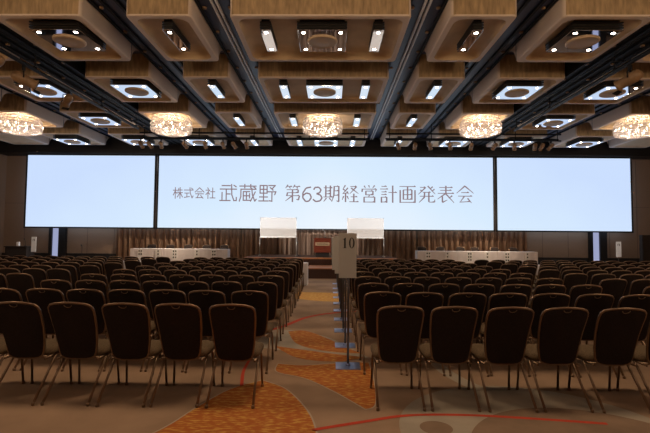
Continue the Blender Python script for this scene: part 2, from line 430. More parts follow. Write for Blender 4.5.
# ------------------------------------------------------------------ chandeliers
def chandelier(loc, label):
    r = empty('chandelier', label, 'chandelier', loc, 0, 'crystal drum chandeliers')
    # z = 0 is the bottom; drum about 0.72 tall, hangs from the recess
    b = MB(); b.lathe([(.10, .725), (.10, .70), (.02, .69)], 0, 0, 16); b.tube([(0, 0, .70), (0, 0, .2)], .018)
    for a in range(6):
        t = a*PI/3; b.tube([(0, 0, .69), (.70*math.cos(t), .70*math.sin(t), .69)], .008, 6)
        b.tube([(0, 0, .30), (.6*math.cos(t), .6*math.sin(t), .30)], .008, 6)
    b.build('stem', m_chrome, r)
    tiers = [(.68, .58, .12), (.74, .46, .13), (.76, .34, .13), (.76, .22, .13), (.74, .11, .12), (.58, .05, .11), (.40, .02, .11), (.22, .0, .11)]
    rnd = random.Random(3)
    for ti, (rad, z, h) in enumerate(tiers):
        b = MB(); n = int(rad*130)
        for i in range(2*n):
            a = 2*PI*(i+.5*(ti % 2))/n + rnd.uniform(-.01, .01); rr = rad - (.08 if i >= n else 0) + rnd.uniform(-.015, .015)
            c = Vector((rr*math.cos(a), rr*math.sin(a), z)); t = Vector((-math.sin(a), math.cos(a), 0)); nr = Vector((math.cos(a), math.sin(a), 0))
            tw = rnd.uniform(-.5, .5); t2 = t*math.cos(tw)+nr*math.sin(tw); n2 = nr*math.cos(tw)-t*math.sin(tw)
            wv = .020; up = Vector((0, 0, 1)); hh = h*rnd.uniform(.82, .98)
            top = b.bm.verts.new(c+up*hh); bot = b.bm.verts.new(c)
            ring = [b.bm.verts.new(c+up*hh*.5+d) for d in (t2*wv, n2*wv*.6, -t2*wv, -n2*wv*.6)]
            for q in range(4):
                b.bm.faces.new((ring[q], ring[(q+1) % 4], top)); b.bm.faces.new((ring[(q+1) % 4], ring[q], bot))
        o = b.build('crystal_tier', m_cryst, r); o['kind'] = 'stuff'
        b = MB(); b.tube([((rad-.01)*math.cos(2*PI*k/48), (rad-.01)*math.sin(2*PI*k/48), z+h) for k in range(48)], .008, 6, closed=True); b.build('ring', m_chrome, o)
    for i in range(14):
        rr, zz = (.46, .36) if i < 9 else (.24, .18); a = .2+2*PI*i/(9 if i < 9 else 5)
        b = MB(); b.lathe([(.004, zz-.05), (.02, zz-.03), (.025, zz), (.02, zz+.04), (.004, zz+.07)], rr*math.cos(a), rr*math.sin(a), 10); b.build('bulb', m_bulb, r)
    ld = CHLIGHT.get('d')
    if ld is None:
        ld = CHLIGHT['d'] = bpy.data.lights.new('chandelier_glow', 'POINT'); ld.energy = GLOW_W; ld.color = (1, .80, .60); ld.shadow_soft_size = .12
    o = bpy.data.objects.new('chandelier_glow', ld); COL.objects.link(o); o.parent = r; o.location = (0, 0, .38)
    return r
CHLIGHT = {}
ch_y = NEAR[2] + LEN/2; ch_z = 5.44
pc = chandelier((X0-.1, ch_y, ch_z), 'crystal drum chandelier in the middle, over the aisle')
for c, lb in ((-1.325, 'crystal drum chandelier glowing over the left head tables'), (1.325, 'crystal drum chandelier glowing over the right head tables'),
              (-2.65, 'crystal drum chandelier at the far left, cut by the picture edge'), (2.65, 'crystal drum chandelier at the far right, cut by the picture edge')):
    dup(pc, (X0+c*H, ch_y, ch_z), lb)

# ------------------------------------------------------------------ screens
SY = 21.6
# strokes for the brushed printed characters: points on a 0..100 grid (y up); 'h' thin, 'v' thick, 'd' tapered diagonal
G = {
'第': [('d', (22, 97), (8, 78)), ('h', (18, 88), (46, 88)), ('d', (30, 86), (36, 76)), ('d', (62, 97), (50, 80)), ('h', (58, 88), (92, 88)), ('d', (72, 86), (78, 76)),
      ('h', (14, 70), (80, 70)), ('v', (80, 70), (80, 52)), ('h', (20, 53), (80, 53)), ('v', (20, 54), (15, 34)), ('h', (16, 36), (88, 36)), ('v', (88, 36), (82, 12)), ('d', (82, 12), (70, 16)),
      ('v', (48, 70), (48, 0)), ('d', (47, 36), (8, 6))],
'期': [('h', (4, 82), (54, 82)), ('v', (16, 95), (16, 30)), ('v', (42, 95), (42, 30)), ('h', (16, 64), (42, 64)), ('h', (16, 48), (42, 48)), ('h', (2, 30), (56, 30)), ('d', (20, 24), (4, 4)), ('d', (36, 24), (50, 8)),
      ('v', (64, 92), (62, 40)), ('d', (62, 40), (50, 3)), ('h', (64, 90), (90, 90)), ('v', (90, 92), (90, 4)), ('d', (90, 4), (76, 9)), ('h', (64, 65), (90, 65)), ('h', (63, 40), (90, 40))],
'経': [('d', (22, 97), (8, 76)), ('d', (8, 76), (28, 62)), ('d', (36, 82), (6, 48)), ('h', (6, 50), (38, 54)), ('d', (32, 62), (40, 46)), ('v', (23, 52), (23, 2)), ('d', (12, 36), (4, 14)), ('d', (32, 36), (40, 18)),
      ('h', (50, 90), (86, 90)), ('d', (86, 90), (46, 48)), ('d', (54, 82), (96, 50)), ('h', (52, 32), (90, 32)), ('v', (70, 50), (70, 4)), ('h', (44, 4), (97, 4))],
'営': [('d', (20, 95), (28, 82)), ('d', (46, 98), (50, 84)), ('d', (80, 97), (68, 82)), ('v', (10, 78), (8, 60)), ('h', (10, 76), (90, 76)), ('d', (90, 76), (84, 62)),
      ('v', (30, 66), (30, 42)), ('h', (30, 65), (70, 65)), ('v', (70, 66), (70, 42)), ('h', (30, 44), (70, 44)), ('d', (50, 44), (46, 32)), ('v', (20, 32), (20, 0)), ('h', (20, 31), (80, 31)), ('v', (80, 32), (80, 0)), ('h', (20, 3), (80, 3))],
'計': [('h', (10, 92), (40, 92)), ('h', (2, 77), (48, 77)), ('h', (10, 61), (40, 61)), ('h', (10, 46), (40, 46)), ('v', (10, 32), (10, 0)), ('h', (10, 31), (40, 31)), ('v', (40, 32), (40, 0)), ('h', (10, 4), (40, 4)),
      ('h', (50, 58), (98, 58)), ('v', (74, 97), (74, 0))],
'画': [('h', (4, 92), (96, 92)), ('v', (50, 92), (50, 20)), ('v', (26, 74), (26, 18)), ('h', (26, 73), (74, 73)), ('v', (74, 74), (74, 18)), ('h', (26, 46), (74, 46)), ('h', (26, 20), (74, 20)),
      ('v', (8, 72), (8, 0)), ('h', (8, 3), (92, 3)), ('v', (92, 72), (92, 0))],
'発': [('h', (12, 88), (44, 88)), ('d', (44, 88), (2, 48)), ('d', (14, 74), (26, 64)), ('d', (56, 96), (98, 50)), ('d', (84, 92), (68, 78)), ('d', (94, 78), (78, 66)),
      ('h', (28, 60), (72, 60)), ('h', (10, 38), (90, 38)), ('v', (38, 60), (36, 30)), ('d', (36, 32), (6, 2)), ('v', (62, 60), (62, 6)), ('h', (62, 5), (94, 5)), ('d', (94, 5), (96, 20))],
'表': [('h', (12, 88), (88, 88)), ('h', (18, 72), (82, 72)), ('h', (4, 55), (96, 55)), ('v', (50, 98), (50, 55)), ('d', (48, 54), (2, 22)), ('v', (30, 38), (30, 4)), ('d', (30, 4), (58, 18)),
      ('d', (50, 52), (96, 2)), ('d', (86, 42), (66, 28))],
'会': [('d', (50, 98), (2, 56)), ('d', (50, 96), (98, 56)), ('h', (28, 60), (72, 60)), ('h', (10, 40), (90, 40)), ('d', (46, 40), (22, 6)), ('h', (18, 6), (78, 10)), ('d', (64, 28), (86, 2))],
'6': [('v', (74, 92), (46, 86)), ('v', (46, 86), (28, 56)), ('v', (28, 56), (28, 26)), ('v', (28, 26), (44, 4)), ('v', (44, 4), (62, 6)), ('v', (62, 6), (76, 28)), ('v', (76, 28), (68, 50)), ('v', (68, 50), (48, 56)), ('v', (48, 56), (30, 42))],
'3': [('v', (28, 76), (36, 90)), ('v', (36, 90), (56, 92)), ('v', (56, 92), (70, 76)), ('v', (70, 76), (62, 58)), ('v', (62, 58), (44, 52)), ('v', (44, 52), (66, 44)), ('v', (66, 44), (76, 26)), ('v', (76, 26), (64, 8)), ('v', (64, 8), (40, 4)), ('v', (40, 4), (24, 18))],
# squared logo lettering
'武': [('l', (14, 92), (60, 92)), ('l', (4, 72), (96, 72)), ('l', (38, 72), (38, 10)), ('l', (38, 44), (60, 44)), ('l', (14, 52), (14, 8)), ('l', (2, 6), (60, 6)), ('l', (68, 98), (70, 40)), ('l', (70, 40), (82, 6)), ('l', (82, 6), (96, 6)), ('l', (96, 6), (96, 24)), ('l', (82, 94), (94, 86))],
'蔵': [('l', (4, 90), (96, 90)), ('l', (32, 99), (32, 80)), ('l', (66, 99), (66, 80)), ('l', (10, 72), (96, 72)), ('l', (10, 72), (10, 30)), ('l', (10, 30), (2, 4)), ('l', (24, 58), (60, 58)), ('l', (24, 58), (24, 8)), ('l', (24, 8), (62, 8)), ('l', (24, 34), (60, 34)), ('l', (42, 58), (42, 8)), ('l', (60, 46), (60, 22)),
      ('l', (72, 78), (76, 40)), ('l', (76, 40), (90, 4)), ('l', (90, 4), (98, 14)), ('l', (92, 56), (66, 4)), ('l', (84, 84), (94, 78))],
'野': [('l', (8, 94), (48, 94)), ('l', (8, 94), (8, 50)), ('l', (48, 94), (48, 50)), ('l', (8, 72), (48, 72)), ('l', (8, 50), (48, 50)), ('l', (28, 94), (28, 6)), ('l', (6, 28), (50, 28)), ('l', (2, 5), (54, 5)),
      ('l', (58, 94), (94, 94)), ('l', (94, 94), (76, 74)), ('l', (66, 82), (82, 68)), ('l', (54, 58), (98, 58)), ('l', (98, 58), (92, 42)), ('l', (76, 58), (76, 4)), ('l', (76, 4), (62, 6))],
'株': [('l', (4, 74), (44, 74)), ('l', (24, 98), (24, 0)), ('l', (24, 70), (4, 30)), ('l', (26, 60), (42, 42)), ('l', (60, 92), (52, 64)), ('l', (56, 76), (94, 76)), ('l', (46, 52), (98, 52)), ('l', (73, 98), (73, 0)), ('l', (70, 50), (46, 12)), ('l', (76, 50), (98, 12))],
'式': [('l', (4, 76), (96, 76)), ('l', (10, 48), (54, 48)), ('l', (32, 48), (32, 12)), ('l', (6, 8), (58, 16)), ('l', (62, 98), (66, 50)), ('l', (66, 50), (86, 4)), ('l', (86, 4), (96, 22)), ('l', (78, 94), (90, 84))],
'会_': [('l', (50, 98), (4, 58)), ('l', (50, 98), (96, 58)), ('l', (28, 60), (72, 60)), ('l', (10, 42), (90, 42)), ('l', (44, 42), (24, 6)), ('l', (14, 6), (80, 8)), ('l', (62, 28), (86, 2))],
'社': [('l', (22, 98), (28, 84)), ('l', (4, 76), (42, 76)), ('l', (42, 76), (4, 36)), ('l', (25, 54), (25, 0)), ('l', (30, 52), (42, 40)), ('l', (52, 62), (94, 62)), ('l', (73, 96), (73, 6)), ('l', (46, 5), (98, 5))],
}
def glyph(b, ch, x, z, wd, ht, y, thin, thick):
    for st in G[ch]:
        k, p, q = st; p = Vector((x+p[0]/100*wd, z+p[1]/100*ht)); q = Vector((x+q[0]/100*wd, z+q[1]/100*ht))
        t = (q-p).normalized(); n = Vector((-t.y, t.x))
        w0, w1 = {'h': (thin, thin*1.3), 'v': (thick, thick), 'd': (thick, thin*.8), 'l': (thin, thin)}[k]
        if k == 'l': p -= t*thin/2; q += t*thin/2
        b.poly([(v.x, y, v.y) for v in (p+n*w0/2, p-n*w0/2, q-n*w1/2, q+n*w1/2)])
        if k == 'h' and ch not in '63': b.poly([(v.x, y, v.y) for v in (q+n*thin*.4, q-t*thick*.9+n*thick*.75, q-t*thick*1.6+n*thin*.4)])
PX = SY/433.3
def sx(px): return (px-331)*PX
def sz(py): return CAMZ + (238-py)*PX
def screen(x0, x1, z0, z1, label, text=False):
    cx = (x0+x1)/2
    r = empty('projection_screen', label, 'projection screen', (0, SY, 0), 0, 'projection screens')
    b = MB(); b.box(x0, x1, -.002, .04, z0, z1); b.build('screen_fabric', m_screen, r)
    fr = .07
    b = MB()
    for a in ((x0-fr, x0, z0-fr, z1+fr), (x1, x1+fr, z0-fr, z1+fr), (x0-fr, x1+fr, z0-fr, z0), (x0-fr, x1+fr, z1, z1+fr)): b.box(a[0], a[1], -.03, .06, a[2], a[3])
    b.build('frame', m_black, r)
    b = MB(); b.box(x0, x1, -.03, .12, z1+fr, 5.69); b.build('roller_case', m_black, r)
    if text:
        z = sz(202.3); dx = -.8
        def char(ch, x, zz, wd, ht, thin, thick):
            b = MB(); glyph(b, ch, sx(x+dx), zz, wd*PX, ht*PX, -.006, thin, thick); b.build('character', m_text, r, normals=False)
        for i, ch in enumerate(['株', '式', '会_', '社']): char(ch, 172.3+11*i, sz(199.3), 9.8, 11, .042, .042)
        for i, ch in enumerate('武蔵野'): char(ch, 219.5+19.7*i, z, 17.6, 17.5, .058, .058)
        xs = [284.5, 298.4, 309.2, 323.6] + [342.2+19.1*i for i in range(7)]
        for ch, x in zip('第63期経営計画発表会', xs):
            char(ch, x, z, 17.8 if ch in '63' else 17.6, 16.5 if ch in '63' else 17.8, .034, .072)
    return r
screen(-8.69, 8.06, 1.97, 5.59, 'wide middle projection screen showing a line of Japanese lettering', True)
screen(-15.38, -8.90, 1.97, 5.59, 'blank pale blue projection screen left of the lettered screen')
screen(8.26, 14.85, 1.97, 5.59, 'blank pale blue projection screen right of the lettered screen')

# ------------------------------------------------------------------ curtains, pale side strips with added glow
def curtain(x0, x1, label):
    b = MB(); n = int((x1-x0)/.028); rnd = random.Random(int(x0*10)); ph = 0; cols = []
    for i in range(n+1):
        x = x0+(x1-x0)*i/n; ph += rnd.uniform(.42, .80)
        y = 22.05 + .075*math.sin(ph) + .03*math.sin(x*2.1)
        cols.append((b.bm.verts.new((x, y, .02)), b.bm.verts.new((x, y, 4.9))))
    for A, B_ in zip(cols, cols[1:]):
        fc = b.bm.faces.new((A[0], B_[0], B_[1], A[1])); fc.smooth = True
    o = b.build('stage_curtain', m_curt)
    md = o.modifiers.new('t', 'SOLIDIFY'); md.thickness = .012
    return tag(o, label, 'curtain', 'brown pleated curtains')
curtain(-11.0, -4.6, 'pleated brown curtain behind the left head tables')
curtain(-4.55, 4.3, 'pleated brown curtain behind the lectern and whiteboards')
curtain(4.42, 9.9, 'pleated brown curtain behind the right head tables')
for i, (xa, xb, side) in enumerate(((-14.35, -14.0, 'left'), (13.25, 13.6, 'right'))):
    b = MB(); b.box(xa-.15, xa, 22.1, 22.3, 0, 3.2); b.box(xb, xb+.35, 22.1, 22.3, 0, 3.2); struct(b.build('trim_%d' % (2+i), m_black), 'black surround of the narrow pale strip')
    b = MB(); b.box(xa, xb, 22.2, 22.3, .05, 3.2); struct(b.build('glow_strip_%d' % (1+i), m_strip_glow), 'narrow pale strip with added bluish glow')  # pale wall strip

# ------------------------------------------------------------------ stage
b = MB(); b.box(-3.6, 2.75, 18.2, 21.3, 0, .63); b.mi = 1; b.box(-3.63, 2.78, 18.17, 18.5, .63, .68, bev=.008); b.mi = 2; b.box(-3.63, 2.78, 18.5, 21.3, .60, .68)
b.mi = 0
for i in range(70):
    x = -3.6 + 6.35*(i+.5)/70; b.box(x-.022, x+.022, 18.175, 18.205, .01, .60)
o = b.build('stage_platform', [m_skirt, m_stagewood, m_stagetop]); tag(o, 'low stage with wooden top and dark pleated skirt under the screens', 'stage')
b = MB(); b.box(-.86, .62, 16.3, 18.14, 0, .35); b.mi = 1; b.box(-.88, .64, 16.28, 18.14, .35, .385, bev=.006); b.mi = 0
for i in range(24):
    x = -.86+1.48*(i+.5)/24; b.box(x-.015, x+.015, 16.275, 16.305, .01, .35)
o = b.build('stage_step', [m_skirt, m_stagewood]); tag(o, 'dark skirted step with wooden tread at the aisle end', 'step')

# lectern
LX = (322.7-331)*19/433.3
r = empty('lectern', 'red-brown wooden lectern with a pale name plate, on the stage', 'lectern', (LX, 19.0, .682))
b = MB(); b.box(-.365, .365, -.02, .0, .20, .80, bev=.004); b.build('front_panel', m_lect, r)
b = MB(); b.box(-.365, -.345, .0, .42, .20, .80); b.build('side_panel', m_lect, r)
b = MB(); b.box(.345, .365, .0, .42, .20, .80); b.build('side_panel', m_lect, r)
b = MB(); b.box(-.39, .39, -.05, .45, .80, .835, bev=.006); b.mi = 0; b.build('top', m_lect, r)
b = MB(); b.box(-.30, .30, .03, .36, .0, .20, bev=.01); b.build('base', m_darkwood, r)
b = MB(); b.box(-.31, .31, -.032, -.02, .50, .64, bev=.004); pl = b.build('name_plate', m_brass, r)
b = MB(); rnd = random.Random(5)
x = -.25
while x < .24:
    wv = rnd.uniform(.015, .035); b.box(x, x+wv, -.034, -.031, .552, .587); x += wv+.012
b.build('plate_lettering', m_darkwood, pl)
r = empty('microphone', 'black gooseneck microphone standing on the red-brown lectern', 'microphone', (LX+.1, 19.18, 1.517))
b = MB(); b.lathe([(.07, 0), (.07, .02), (.02, .03)], 0, 0, 16); b.build('base', m_black, r)
b = MB(); b.tube([(0, 0, .02), (0, .01, .18), (-.01, .02, .28), (-.05, .03, .34)], .009, 8); b.build('gooseneck', m_alu, r)
b = MB(); b.tube([(-.04, .03, .33), (-.11, .04, .36)], .02, 10); b.build('capsule', m_alu, r)

# whiteboards
def whiteboard(xc, label):
    r = empty('whiteboard', label, 'whiteboard', (xc, 19.6, .682), 0, 'frosted boards on the stage')
    hw = .80
    b = MB(); b.box(-hw, hw, -.004, .004, .89, 1.72); b.build('panel', m_board, r)
    b = MB()
    for a in ((-hw-.02, -hw, .87, 1.74), (hw, hw+.02, .87, 1.74), (-hw-.02, hw+.02, 1.72, 1.74), (-hw-.02, hw+.02, .87, .89)): b.box(a[0], a[1], -.012, .012, a[2], a[3])
    b.build('frame', m_paper, r)
    b = MB(); b.box(-hw-.04, hw+.05, -.06, .02, .82, .865, bev=.006); b.build('tray', m_alu, r)
    for s in (-1, 1):
        b = MB(); b.tube([(s*(hw+.03), .0, .05), (s*(hw+.03), 0, .85)], .018, 8); b.tube([(s*(hw+.03), -.25, .04), (s*(hw+.03), .25, .04)], .018, 8)
        for yy in (-.23, .23): b.lathe([(.03, .0), (.03, .03), (.015, .05)], s*(hw+.03), yy, 10)
        b.build('leg', m_alu, r)
whiteboard((278.3-331)*19.6/433.3, 'frosted white board on legs left of the lectern')
whiteboard((365.5-331)*19.6/433.3, 'frosted white board on legs right of the lectern, behind the row signs')

# head tables on low risers
def head_side(xa, xb, n, chairs_px, notes_px, side):
    b = MB(); b.box(xa-.4, xb+.3, 19.7, 21.3, 0, .20); b.mi = 1; b.box(xa-.4, xb+.3, 19.7, 21.3, .20, .22)
    tag(b.build('riser', [m_skirt, m_carpet]), 'low carpeted riser carrying the %s head tables' % side, 'riser')
    wd = (xb-xa)/n
    for i in range(n):
        pos = ['nearest the stage', 'in the middle of its three', 'farthest from the stage'][i if side == 'right' else n-1-i]
        t = empty('head_table', 'white-clothed head table %s, %s' % (side, pos), 'table', (xa+wd*(i+.5), 20.05, .22), 0, 'white-clothed head tables')
        b = MB(); b.box(-wd/2+.005, wd/2-.005, -.25, .25, .70, .735); b.build('tabletop', m_darkwood, t)
        b = MB(); hw = wd/2-.004; rnd = random.Random(i+int(xa))
        loop = []
        N = 36
        for k in range(N+1): loop.append((-hw+2*hw*k/N, -.262-.004*math.sin(k*.9+i)-.003*rnd.random()))
        loop += [(hw, .26), (-hw, .26)]
        b.loops([[(x, y, .01) for x, y in loop], [(x, max(y, -.262) if y < 0 else y, .739) for x, y in loop], [(x*.998, y*.98, .745) for x, y in loop]])
        b.build('tablecloth', m_cloth, t)
    for i, px in enumerate(chairs_px):
        HEADCH.append(((px-331)*20.55/433.3, 20.67, .22, 'dark banquet chair behind the %s head tables, %s from the left' % (side, ORD[i])))
    for i, px in enumerate(notes_px):
        x = (px-331)*19.75/433.3
        b = MB(); b.box(x-.13, x+.13, 19.755, 19.762, .40, .945)
        o = b.build('name_sheet', m_paper); tag(o, 'white name sheet on the %s head tables, %s from the left' % (side, ORD[i]), 'paper sheet', 'name sheets on the head tables')
        b = MB(); rnd = random.Random(i+9)
        for c in ((-.05, .05) if i % 2 == 0 else (.0,)):
            for q in range(3 if i % 3 else 2): zz = .86-.14*q; b.box(x+c-.028, x+c+.028, 19.748, 19.7555, zz-.035, zz+.03)
        b.build('ink_marks', m_ink, o)
HEADCH = []
head_side((129.8-331)*19.8/433.3, (228-331)*19.8/433.3, 3, (149, 168, 186, 204.5, 223), (140, 158, 174.6, 197, 214), 'left')
head_side((417-331)*19.8/433.3, (536-331)*19.8/433.3, 3, (423, 441.5, 462, 477, 496, 515), (428, 447, 469, 486.5, 506, 526), 'right')

# ------------------------------------------------------------------ chairs
def back_pt(x, s):
    """point of the backrest plane: s = 0 bottom .. 1 top"""
    L = Vector((0, -.19, .545)); p = Vector((x, -.105, .37)) + L*s
    p.y += .035*math.sin(PI*s) - .18*x*x*0 + .25*x*x
    return p
def back_outline():
    pts = []; N = 8
    rt = [(0, .985)]
    half = [(0.0, .000), (.08, .002), (.125, .018), (.155, .05), (.170, .12), (.183, .30), (.195, .55), (.203, .75), (.204, .85), (.198, .915), (.178, .955), (.135, .980), (.07, .993), (0, 1.0)]
    right = half; left = [(-x, s) for x, s in half[1:-1]][::-1]
    return right + left
def make_chair(label, group):
    t = empty('banquet_chair', label, 'chair', (0, 0, 0), 0, group)
    ol = back_outline()
    # backrest cushion
    b = MB(); nrm = Vector((0, .94, .34)).normalized()
    def ring(k, off): return [back_pt(x*k, .5+(s-.5)*k) + nrm*off for x, s in ol]
    b.loops([ring(.95, -.016), ring(.985, -.010), ring(.995, .004), ring(.98, .020), ring(.90, .036), ring(.6, .044)], smooth=True, cap0=True)
    b.build('backrest', m_backfab, t)
    b = MB(); b.tube([back_pt(x, s) for x, s in ol], .0115, 8, closed=True); b.build('back_frame', m_bronze, t)
    b = MB(); b.tube([back_pt(.034*math.cos(a), .972-.040*math.sin(a)) - nrm*.017 for a in [PI*k/10 for k in range(11)]], .004, 6); b.build('grip', m_bronze, t)
    # seat
    b = MB()
    def sl(g, z): return rrect(-.215+g, .215-g, -.06+g, .31-g, .07, z, 5)
    b.loops([sl(.03, .375), sl(.0, .39), sl(-.004, .415), sl(.0, .44), sl(.03, .462), sl(.10, .47)], smooth=True, cap0=True)
    b.build('seat', m_seatfab, t)
    b = MB()
    for s in (-1, 1): b.tube([(s*.19, -.125, .37), (s*.19, .25, .37)], .011, 8)
    b.tube([(-.19, .24, .37), (.19, .24, .37)], .011, 8); b.tube([(-.19, -.06, .37), (.19, -.06, .37)], .011, 8)
    b.build('seat_frame', m_bronze, t)
    for s in (-1, 1):
        b = MB(); p = [(s*.196, .06, .375), (s*.199, .03, .365), (s*.201, -.01, .33), (s*.207, -.285, .012)]
        b.tube(p, .0115, 8); b.lathe([(.015, 0), (.015, .02), (.011, .03)], s*.207, -.285, 8); b.build('leg', m_bronze, t)
        b = MB(); p = [(s*.185, .22, .375), (s*.195, .25, .34), (s*.205, .285, .012)]
        b.tube(p, .0115, 8); b.lathe([(.015, 0), (.015, .02), (.011, .03)], s*.205, .285, 8); b.build('leg', m_bronze, t)
    return t
TOPD = [3.93+.99*k for k in range(10)]
ROWL = ['front-most row by the camera', 'second row from the camera', 'third row from the camera', 'fourth row from the camera', 'fifth row from the camera', 'sixth row from the camera',
        'seventh row from the camera', 'eighth row from the camera', 'ninth row from the camera', 'tenth row, beside the white tables']
ROWL[0] = 'row nearest the camera'
chair0 = None
rnd = random.Random(21)
FIRSTROW = {-1: [-.89, -1.39, -1.87, -2.37, -2.86, -3.35, -3.84], 1: [.63, 1.115, 1.615, 2.11, 2.625, 3.11, 3.6]}
nch = 0
def put(x, y, z, label, group, rz, skip=()):
    global chair0, nch
    nch += 1
    if chair0 is None:
        chair0 = make_chair(label, group); chair0.location = (x, y, z); chair0.rotation_euler = (0, 0, rz); return chair0
    return dup(chair0, (x, y, z), label, rz, group, skip)
for k, d in enumerate(TOPD):
    for s in (-1, 1):
        for j in range(7):
            x = FIRSTROW[s][j] if k == 0 else ((-.91-.013*k-.472*j) if s < 0 else (.585+.478*j))
            dx, dy = (rnd.uniform(-.008, .008), rnd.uniform(-.025, .025)) if k else (0, rnd.uniform(-.01, .01))
            xx, yy = x+dx, d+.28+dy
            if (xx-.25*s)*s > (.775 if s < 0 else .75)*(yy+.3): continue
            put(xx, yy, 0, 'brown-backed banquet chair, %s, %s seat %s of the centre aisle' % (ROWL[k], ORD[j], 'left' if s < 0 else 'right'),
                'banquet chairs %s of the centre aisle' % ('left' if s < 0 else 'right'), rnd.uniform(-.02, .02))
        for j in range(12):
            x = (-4.98-.478*j) if s < 0 else (4.45+.478*j)
            xx, yy = x+rnd.uniform(-.008, .008), d+.28+rnd.uniform(-.04, .04)
            if (abs(xx)-.24) > (.775 if s < 0 else .75)*(yy+.3): continue
            put(xx, yy, 0, 'brown-backed banquet chair, %s, %s seat of the outer %s block' % (ROWL[k], ORD[j], 'left' if s < 0 else 'right'),
                'banquet chairs in the outer %s block' % ('left' if s < 0 else 'right'), rnd.uniform(-.02, .02), ('grip',))
for x, y, z, lb in HEADCH:
    put(x, y, z, lb, 'chairs behind the head tables', PI+rnd.uniform(-.08, .08), ('grip',))
print('CHAIRS', nch)

# white tables in front of the last row
i = 0
def front_table(xa, xb, label, y=13.98):
    t = empty('long_table', label, 'table', ((xa+xb)/2, y, 0), 0, 'white-clothed tables in front of the last chair row')
    hw = (xb-xa)/2-.004
    b = MB(); b.box(-hw+.01, hw-.01, -.2, .2, .68, .705); b.build('tabletop', m_darkwood, t)
    b = MB(); b.loops([rrect(-hw, hw, -.225, .225, .03, .02, 3), rrect(-hw, hw, -.222, .222, .03, .71, 3), rrect(-hw+.01, hw-.01, -.21, .21, .03, .717, 3)], smooth=False)
    b.build('tablecloth', m_cloth, t)
    for sx_ in (-1, 1):
        for sy in (-1, 1):
            b = MB(); b.tube([(sx_*(hw-.08), sy*.17, 0), (sx_*(hw-.08), sy*.17, .69)], .014, 8); b.build('leg', m_dsteel, t)
for s in (-1, 1):
    st = -.72 if s < 0 else .45
    for q in range(2): a = st+s*(.0+1.65*q); front_table(min(a, a+s*1.64), max(a, a+s*1.64), 'long white-clothed table %s of the centre aisle, %s from the aisle' % ('left' if s < 0 else 'right', ORD[q]))
    st = -4.75 if s < 0 else 4.2
    for q in range(3): a = st+s*1.85*q; front_table(min(a, a+s*1.84), max(a, a+s*1.84), 'long white-clothed table before the outer %s block, %s from the aisle' % ('left' if s < 0 else 'right', ORD[q]))

# ------------------------------------------------------------------ row number signs
def digit_one(b, x, z, h, y):
    w_ = h*.17
    b.poly([(x-w_/2, y, z), (x+w_/2, y, z), (x+w_/2, y, z+h), (x+w_*.1, y, z+h), (x-w_/2, y, z+h*.9)])
    b.poly([(x-h*.19, y, z), (x+h*.19, y, z), (x+h*.19, y, z+h*.035), (x-h*.19, y, z+h*.035)])
    b.poly([(x-w_/2, y, z+h*.90), (x-h*.21, y, z+h*.86), (x-h*.21, y, z+h*.83), (x-w_/2, y, z+h*.84)])
def digit_zero(b, x, z, h, y):
    n = 40; O = []; I = []
    for k in range(n):
        a = 2*PI*k/n
        O.append(b.bm.verts.new((x+h*.27*math.cos(a), y, z+h*.5+h*.51*math.sin(a)))); I.append(b.bm.verts.new((x+h*.12*math.cos(a), y, z+h*.5+h*.465*math.sin(a))))
    for k in range(n): b.bm.faces.new((O[k], O[(k+1) % n], I[(k+1) % n], I[k]))
def text_mesh(txt, size):
    cu = bpy.data.curves.new('n', 'FONT'); cu.body = txt; cu.size = size; cu.align_x = 'CENTER'
    ob = bpy.data.objects.new('n', cu); COL.objects.link(ob)
    dg = bpy.context.evaluated_depsgraph_get(); me = bpy.data.meshes.new_from_object(ob.evaluated_get(dg))
    bpy.data.objects.remove(ob); bpy.data.curves.remove(cu); return me
SIGNT = [1.58, 1.55, 1.53, 1.53, 1.53, 1.53, 1.53, 1.53, 1.53, 1.53]
for k in range(10):
    d = 5.23+.99*k if k < 9 else 14.0; num = 10-k; xs = .215
    if k == 9: d = 14.5
    nb = 'tenth and farthest' if k == 9 else ORD[k]
    lb = 'grey row sign on a post reading 10, nearest the camera' if k == 0 else 'grey row sign on a post, %s in the line behind the sign reading 10' % ('last' if k == 9 else ORD[k-1])
    r = empty('row_sign', lb, 'sign', (xs, d, 0), 0, 'row number signs along the aisle')
    b = MB(); b.box(-.145, .145, -.145, .145, 0, .008, bev=.002); b.lathe([(.03, .008), (.03, .03), (.018, .035)], 0.0, 0, 14); b.build('base_plate', m_steel, r)
    b = MB(); b.tube([(0, 0, .02), (0, 0, SIGNT[k]-.1)], .014, 10); b.build('post', m_dsteel, r)
    x_off = (-.012, -.05, -.085)[min(k, 2)]
    b = MB(); b.box(x_off-.105, x_off+.105, -.035, -.016, SIGNT[k]-.535, SIGNT[k], bev=.003); b.bm.normal_update()
    for fc in b.bm.faces:
        if abs(fc.normal.x) > .8 or abs(fc.normal.z) > .8: fc.material_index = 1
    bd = b.build('board', [m_sign, m_dsteel], r)
    if k == 0:
        b = MB(); digit_one(b, x_off-.034, SIGNT[k]-.18, .125, -.0362); digit_zero(b, x_off+.048, SIGNT[k]-.18, .125, -.0362)
        b.build('number', m_ink, bd, normals=False)
    else:
        me = text_mesh(str(num), .17); me.materials.clear(); me.materials.append(m_ink)
        o = bpy.data.objects.new('number', me); COL.objects.link(o); o.parent = bd
        o.rotation_euler = (PI/2, 0, 0); o.location = (x_off, -.0362, SIGNT[k]-.195)

